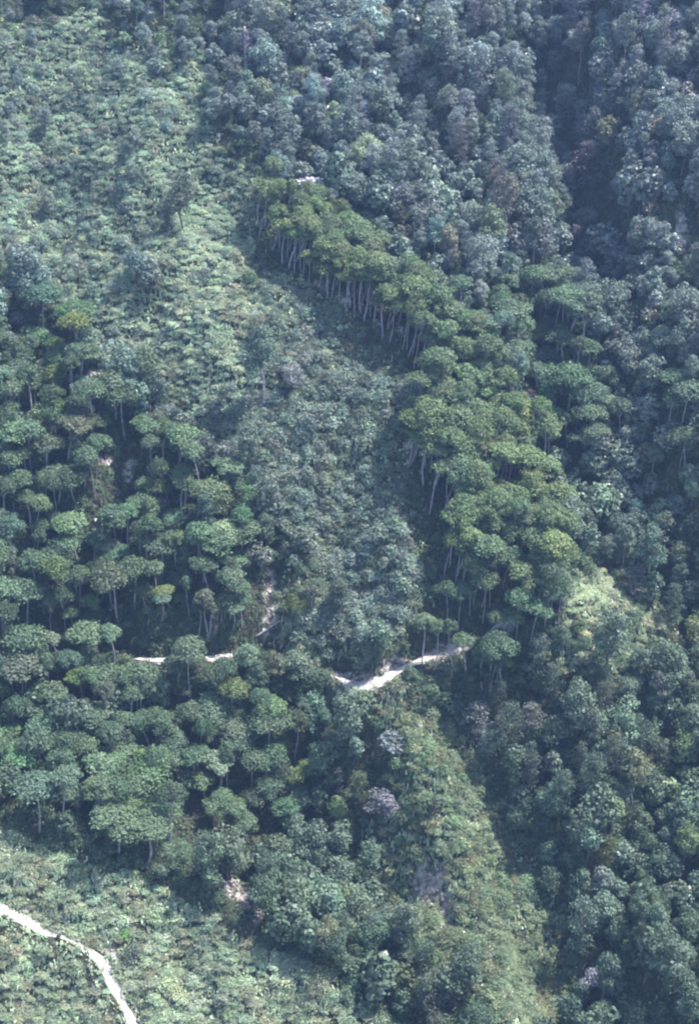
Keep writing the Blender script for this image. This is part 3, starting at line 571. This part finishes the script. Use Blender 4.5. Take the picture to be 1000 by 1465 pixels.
NOUN = {'umbrella_tree': 'flat-crowned tree', 'broadleaf_tree': 'bushy tree', 'feathery_tree': 'fine-leaved tree', 'shrub': 'shrub'}
GRP = {'umbrella_tree': 'tall flat-crowned trees on the hillside', 'broadleaf_tree': 'broadleaved forest trees on the hillside', 'feathery_tree': 'fine-leaved trees in the forest', 'shrub': 'shrubs on the open slopes'}
def size_word(kind, sc, sz):
    if kind == 'shrub': return 'low' if sz < .75 else ('rounded' if sz < 1 else 'tall')
    r = sz/sc
    if sc > 1.08: return 'large'
    if sc < .82: return 'small'
    return 'slender' if r > 1.06 else 'mid-sized'

# ------------------------------------------------------------------ which plants show largest: 300 of each kind become things
KH = {'umbrella_tree': (12, 6), 'broadleaf_tree': (9, 5.5), 'feathery_tree': (10, 5.2), 'shrub': (1.8, 3)}
PROTO = {'umbrella_tree': UMB, 'broadleaf_tree': BRO, 'feathery_tree': FEA, 'shrub': SHR}
def kids(o): return [c for c in bpy.data.objects if c.parent == o]
KIDS = {k: [sorted(kids(o), key=lambda c: c.name.split('.')[0]) for o in v] for k, v in PROTO.items()}
def setup(o, q):
    kind, x, y, z, var, sc, sz, rot, ti, lx, ly = q[:11]
    o.location = (x, y, z); o.scale = (sc, sc, sz)
    # lean first about world axes, spin about own axis
    from mathutils import Matrix
    M = Matrix.Rotation(lx, 3, 'Y') @ Matrix.Rotation(-ly, 3, 'X') @ Matrix.Rotation(rot, 3, 'Z'); o.rotation_euler = M.to_euler()
    for t in [o]+KM.get(o.name, []): t['tint'] = [float(v) for v in ti]
KM = {}
from mathutils import Matrix
things_ = []; stuff = {}
for kind in PROTO:
    L = [q for q in P_ if q[0] == kind]
    A = np.array([(q[1], q[2], q[3], q[5], q[6]) for q in L]); h, w = KH[kind]
    cx, cy, d = project(A[:, 0], A[:, 1], A[:, 2]+h*A[:, 4]*.8); inside = (cx > 5) & (cx < 995) & (cy > 5) & (cy < 1460)
    vis = inside.copy()
    # hidden behind a taller plant in front or a fold of ground: simple test against other crowns of the same kind
    if kind == 'shrub': sizev = A[:, 3]*A[:, 4]*np.where(A[:, 0]*0+np.array([q[4] for q in L]) > 2, 2.2, 1)/d**2*1e6
    else: sizev = A[:, 3]**2/d**2*1e6
    T = march(H, np.stack([np.clip(cx, 0, 1000), np.clip(cy, 0, 1465)], 1)); gd = project(T[:, 0], T[:, 1], T[:, 2])[2]; vis &= gd > d-2
    order = np.argsort(np.where(vis, -sizev, 1e9)); 
    forced = [i for i in range(len(L)) if len(L[i]) > 11]; chosen = (forced+[i for i in order[:300] if vis[i] and i not in forced])[:300]
    for v in range(len(PROTO[kind])):
        if not any(L[i][4] == v for i in chosen):
            c_ = [i for i in order if L[i][4] == v and vis[i]][:12]; chosen = c_+chosen; chosen = chosen[:300]
    cs = set(chosen); used = set()
    for i in chosen:
        q = L[i]; v = q[4]
        if v not in used: o = PROTO[kind][v]; used.add(v); ks = KIDS[kind][v]
        else:
            src = PROTO[kind][v]; o = src.copy(); C.objects.link(o); ks = []
            for c in KIDS[kind][v]: e = c.copy(); C.objects.link(e); e.parent = o; ks.append(e)
        KM[o.name] = ks; setup(o, q); o['category'] = 'shrub' if kind == 'shrub' else 'tree'; o['group'] = GRP[kind]
        things_.append((kind, o, q, cx[i], cy[i]))
    stuff[kind] = [q for i, q in enumerate(L) if i not in cs and (True)]
    print('PLANTS', kind, len(L), 'in view', int(vis.sum()), 'things', len(chosen))
cells = {}
for it in things_:
    kind, o, q, cx, cy = it
    if len(q) > 11: o['label'] = q[11]; continue
    k = int(np.argmin(((AX-(cx, cy))**2).sum(1)))
    cells.setdefault((kind, k, size_word(kind, q[5], q[6]), tint_word(q[8])), []).append(it)
for (kind, k, sw, tw), L in cells.items():
    L.sort(key=lambda a: a[3]); base_ = f'{sw} {tw} {NOUN[kind]} {ANCH[k][2]}'
    nb = (len(L)+5)//6; L.sort(key=lambda a: a[4]); sz_ = -(-len(L)//nb)
    for b in range(nb):
        R_ = sorted(L[b*sz_:(b+1)*sz_], key=lambda a: a[3])
        for i, it in enumerate(R_):
            lab = base_+('' if nb == 1 else ', '+TIER[nb][b])+('' if len(R_) == 1 else ', '+(ORD[i] if i < len(R_)-1 else 'rightmost'))
            it[1]['label'] = lab
            if len(lab.split()) > 16: it[1]['label'] = lab.replace(base_, base_.split(' ', 1)[1])

# ------------------------------------------------------------------ the rest: one object of each kind, instanced on points
def rot_euler(q):
    M = Matrix.Rotation(q[9], 3, 'Y') @ Matrix.Rotation(-q[10], 3, 'X') @ Matrix.Rotation(q[7], 3, 'Z'); return M.to_euler()
def scatter(name, Q, sources, label_):
    me = bpy.data.meshes.new(name); me.vertices.add(len(Q))
    me.vertices.foreach_set('co', np.array([(q[1], q[2], q[3]) for q in Q], np.float32).ravel())
    def at(nm, tp, data, key): a = me.attributes.new(nm, tp, 'POINT'); a.data.foreach_set(key, np.asarray(data).ravel())
    at('vr', 'INT', np.array([q[4] for q in Q], np.int32), 'value')
    at('rt', 'FLOAT_VECTOR', np.array([tuple(rot_euler(q)) for q in Q], np.float32), 'vector')
    at('sl', 'FLOAT_VECTOR', np.array([(q[5], q[5], q[6]) for q in Q], np.float32), 'vector')
    at('tint', 'FLOAT_VECTOR', np.array([q[8] for q in Q], np.float32), 'vector')
    o = bpy.data.objects.new(name, me); link(o); o['kind'] = 'stuff'
    if label_: o['label'] = label_
    ng = bpy.data.node_groups.new(name, 'GeometryNodeTree'); ng.interface.new_socket('Geometry', in_out='INPUT', socket_type='NodeSocketGeometry'); ng.interface.new_socket('Geometry', in_out='OUTPUT', socket_type='NodeSocketGeometry')
    N = ng.nodes; K = ng.links; gi = N.new('NodeGroupInput'); go = N.new('NodeGroupOutput'); out = N.new('GeometryNodeJoinGeometry'); K.new(out.outputs[0], go.inputs[0])
    def named(nm, tp): a = N.new('GeometryNodeInputNamedAttribute'); a.data_type = tp; a.inputs[0].default_value = nm; return a.outputs[0]
    vr = named('vr', 'INT'); rt = named('rt', 'FLOAT_VECTOR'); sl_ = named('sl', 'FLOAT_VECTOR')
    for v, objs in enumerate(sources):
        cmp = N.new('FunctionNodeCompare'); cmp.data_type = 'INT'; cmp.operation = 'EQUAL'; K.new(vr, cmp.inputs[2]); cmp.inputs[3].default_value = v
        for s in objs:
            inf = N.new('GeometryNodeObjectInfo'); inf.inputs[0].default_value = s; inf.transform_space = 'ORIGINAL'; inf.inputs['As Instance'].default_value = False
            ip = N.new('GeometryNodeInstanceOnPoints'); K.new(gi.outputs[0], ip.inputs['Points']); K.new(cmp.outputs[0], ip.inputs['Selection']); K.new(inf.outputs['Geometry'], ip.inputs['Instance'])
            K.new(rt, ip.inputs['Rotation']); K.new(sl_, ip.inputs['Scale']); K.new(ip.outputs[0], out.inputs[0])
    md = o.modifiers.new('scatter', 'NODES'); md.node_group = ng; return o
SN = {'umbrella_tree': ('umbrella_wood', 'more flat-crowned trees of the woods too many to count'), 'broadleaf_tree': ('broadleaf_forest', 'dense broadleaved forest clothing the hillside'), 'feathery_tree': ('feathery_wood', 'more fine-leaved trees among the forest'), 'shrub': ('scrub', 'low green scrub covering the open slopes')}
for kind, Q in stuff.items():
    if not Q: continue
    src = [[o] for o in PROTO[kind]] if kind == 'shrub' else KIDS[kind]
    scatter(SN[kind][0], Q, src, SN[kind][1])
# low weeds between everything: one sheet of leaves
def weeds():
    X, Y, Z, px, py = cand(1.25, .5); zsh = zone_shrub(*WARP); keep = off_road(X, Y, .1) & (bare(px, py)+rng.normal(0, .12, len(X)) < .45); X, Y, Z, px, py = [a[keep] for a in (X, Y, Z, px, py)]; n = len(X)
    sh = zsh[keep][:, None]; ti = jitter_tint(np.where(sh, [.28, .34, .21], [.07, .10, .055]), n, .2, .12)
    V, F, a = make_weed(900); vv, ff, aa = make_weed(907)
    p0 = (V, F, a); Q = []
    return X, Y, Z, ti
wx, wy, wz, wt = weeds()
Vw, Fw, aw = make_weed(900, 26); nW = len(wx)
def ground_cover():
    # real leaves merged into a single sheet of herbs
    g = np.random.default_rng(3); T = [make_weed(900+i, 12) for i in range(5)]; n = len(wx); sel = g.integers(0, 5, n); an = g.uniform(0, 6.28, n); s = g.uniform(.8, 1.5, n)
    VV = np.zeros((n, 48, 3), np.float32)
    for k in range(5):
        m = sel == k; v = T[k][0]; c, s_ = np.cos(an[m])[:, None], np.sin(an[m])[:, None]; sc = s[m][:, None]
        VV[m, :, 0] = (v[:, 0]*c-v[:, 1]*s_)*sc+wx[m][:, None]; VV[m, :, 1] = (v[:, 0]*s_+v[:, 1]*c)*sc+wy[m][:, None]
        VV[m, :, 2] = v[:, 2]*sc
    X = VV[..., 0].ravel(); Y = VV[..., 1].ravel(); VV[..., 2] += H(X, Y).reshape(n, 48)
    F = np.arange(n*48).reshape(-1, 4); o = mesh_obj('ground_cover', VV.reshape(-1, 3), F, None)
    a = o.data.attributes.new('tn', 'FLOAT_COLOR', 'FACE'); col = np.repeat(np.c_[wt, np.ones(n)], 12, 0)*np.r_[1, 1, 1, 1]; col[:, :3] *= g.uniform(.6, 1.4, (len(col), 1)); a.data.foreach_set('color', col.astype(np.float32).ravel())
    m, t, p = mat('herbs'); q = t.nodes.new('ShaderNodeAttribute'); q.attribute_name = 'tn'; t.links.new(q.outputs['Color'], p.inputs['Base Color']); p.inputs['Roughness'].default_value = .8; p.inputs['Specular IOR Level'].default_value = .2
    o.data.materials.append(m); o['kind'] = 'stuff'; o['label'] = 'low leafy herbs covering the ground between the shrubs'
ground_cover()

# ------------------------------------------------------------------ fallen trunks, dead stems and boulders
def stem(name, A, Bq, r0, r1, m, label, cat, nb, seed, length=1.6):
    g = np.random.default_rng(seed); P = bow(A, Bq, g, .15, 9); root = thing(name); root.location = A; P = [p-A for p in P]
    V, F = tube([(P, taper(r0, r1, 9))], 8); V = np.array(V)+g.normal(0, .02, (len(V), 3)); mesh_obj('trunk', V, F, m, root, smooth_=True)
    for k in range(nb):
        i = int(3+k*5/max(nb, 1)); d = g.normal(size=3); d /= np.linalg.norm(d); d[2] = abs(d[2])
        V, F = tube([(curve(P[i], P[i]+d*length*g.uniform(.5, 1), g, .08, 4), taper(r1*.8, .03, 4))], 6); mesh_obj('branch', V, F, m, root, smooth_=True)
    root['label'] = label; root['category'] = cat; return root
def gpt(p, dz=.25): q = march(H, [p])[0]; q[2] += dz; return q
stem('fallen_log', gpt((366, 912)), gpt((402, 893), .9), .2, .12, M_DEAD, 'pale fallen log lying across the narrow earth slide', 'log', 3, 1)
stem('fallen_log', gpt((600, 1262), .4), gpt((632, 1256), .5), .13, .07, M_DEAD, 'thin dead trunk lying across the brown bare scar', 'log', 4, 2)
stem('fallen_log', gpt((240, 680), .5), gpt((256, 700), .5), .14, .08, M_DEAD, 'small dead trunk lying right of the bare rock in the left wood', 'log', 2, 3)
a_ = gpt((256, 1212), 0); stem('leaning_trunk', a_, a_+np.array([-6.0, -1.5, 8.5]), .2, .1, M_DEAD, 'bare pale trunk leaning steeply left above the foreground crest', 'dead tree', 3, 4)
a_ = gpt((354, 112), 0); dead = stem('dead_tree', a_, a_+np.array([-.3, 0, 12.5]), .5, .2, M_DEAD, 'pale dead stem wrapped in mauve creeper near the top of the slope', 'dead tree', 5, 5, 2.2)
V, F, at_ = leaves([(0, 0, z_, .8+.25*math.sin(z_), .8, .9) for z_ in (4.5, 5.6, 6.8, 8, 9.5, 11)], 500, .4, 77); cr_ = mesh_obj('creeper', V, F, M_FINE, dead, at_); cr_['tint'] = [.30, .26, .32]; 
def boulder(px, py, s, label, seed, group='pale boulders on the bare scars'):
    g = np.random.default_rng(seed); bm = bmesh.new(); bmesh.ops.create_icosphere(bm, subdivisions=3, radius=1)
    pl = [(Vector(g.normal(size=3)).normalized(), g.uniform(.55, .9)) for _ in range(14)]; sx = g.uniform(.7, 1.2, 3)
    for v in bm.verts:
        for n_, d_ in pl:
            k = v.co.dot(n_)
            if k > d_: v.co -= n_*(k-d_)
        v.co = Vector((v.co.x*sx[0], v.co.y*sx[1], v.co.z*sx[2]*.8))*s+Vector(g.normal(0, .015, 3))*s
    me = bpy.data.meshes.new('boulder'); bm.to_mesh(me); bm.free(); me.materials.append(M_ROCK); o = link(bpy.data.objects.new('boulder', me))
    o.location = gpt((px, py), s*.15); o.rotation_euler = tuple(g.uniform(-.4, .4, 3)); o['label'] = label; o['category'] = 'boulder'; o['group'] = group
for i, (px_, py_, s_, lab_) in enumerate([(352, 1284, .95, 'brightest large boulder in the middle of the pale rock scar'), (340, 1262, .6, 'small boulder at the upper edge of the pale rock scar'), (322, 1268, .8, 'bluish boulder on the left part of the pale rock scar'), (330, 1280, .55, 'small boulder lower left in the pale rock scar'),
     (366, 1296, .6, 'small boulder at the lower right tip of the pale rock scar'), (312, 1262, .5, 'leftmost small boulder of the pale rock scar'), (378, 902, .5, 'boulder under the fallen log in the earth slide'), (392, 880, .45, 'boulder halfway up the narrow earth slide'), (386, 922, .6, 'boulder at the foot of the narrow earth slide'),
     (150, 537, .65, 'right one of two white boulders in the upper left wood'), (137, 538, .6, 'left one of two white boulders in the upper left wood'), (186, 668, .8, 'pale boulder atop the bare rock in the left wood'), (184, 688, .6, 'pale boulder at the foot of the left wood rock'), (158, 662, .5, 'small boulder left of the bare rock in the left wood'),
     (631, 1330, .5, 'pale boulder at the lower tip of the brown bare scar'), (596, 1272, .4, 'small stone on the left edge of the brown bare scar')]):
    boulder(px_, py_, s_, lab_, 40+i)

# loose stones over the bare scars and along the verges of the road
def rubble():
    g = np.random.default_rng(21); X, Y, Z, px, py = cand(.62, .5); w = bare(px, py); R = GEOM[0][0]; d = dist_poly(X, Y, R[:, :2])[0]
    k = ((w > .15) & (g.random(len(X)) < .5)) | ((d > .7) & (d < 2.8) & (g.random(len(X)) < .28)); X, Y, Z, d = X[k], Y[k], Z[k], d[k]; n = len(X)
    T = np.array([(1, 0, 0), (-1, 0, 0), (0, 1, 0), (0, -1, 0), (0, 0, 1), (0, 0, -1)], float); q = np.array([(0, 2, 4), (2, 1, 4), (1, 3, 4), (3, 0, 4), (2, 0, 5), (1, 2, 5), (3, 1, 5), (0, 3, 5)])
    s_ = g.lognormal(-1.75, .5, n)[:, None, None]; V = T[None]*s_*g.uniform(.5, 1.3, (n, 6, 1)); a = g.uniform(0, 6.28, n); c, t = np.cos(a)[:, None], np.sin(a)[:, None]
    P = np.stack([V[..., 0]*c-V[..., 1]*t+X[:, None], V[..., 0]*t+V[..., 1]*c+Y[:, None], V[..., 2]*.7+Z[:, None]+.05], -1)
    F_ = (q[None]+np.arange(n)[:, None, None]*6).reshape(-1, 3); o = mesh_obj('rubble', P.reshape(-1, 3), F_, M_ROCK); o['kind'] = 'stuff'; o['label'] = 'loose pale stones on the bare scars and road verges'
rubble()

# ------------------------------------------------------------------ haze
def haze():
    x0, x1, y0, y1, z0, z1 = -720, 720, -320, 1120, float(ZZ.min())-1, 360
    V = [(x, y, z) for z in (z0, z1) for y in (y0, y1) for x in (x0, x1)]
    F = [(0, 2, 3, 1), (4, 5, 7, 6), (0, 1, 5, 4), (1, 3, 7, 5), (3, 2, 6, 7), (2, 0, 4, 6)]
    m = bpy.data.materials.new('haze'); m.use_nodes = True; t = m.node_tree; t.nodes.remove(t.nodes['Principled BSDF'])
    v = t.nodes.new('ShaderNodeVolumePrincipled'); v.inputs['Color'].default_value = (*HAZE_COLOR, 1); v.inputs['Density'].default_value = HAZE_DENSITY; v.inputs['Anisotropy'].default_value = 0.2
    t.links.new(v.outputs[0], t.nodes['Material Output'].inputs['Volume'])
    o = mesh_obj('haze', V, F, m); o['kind'] = 'stuff'
if HAZE_DENSITY > 0: haze()
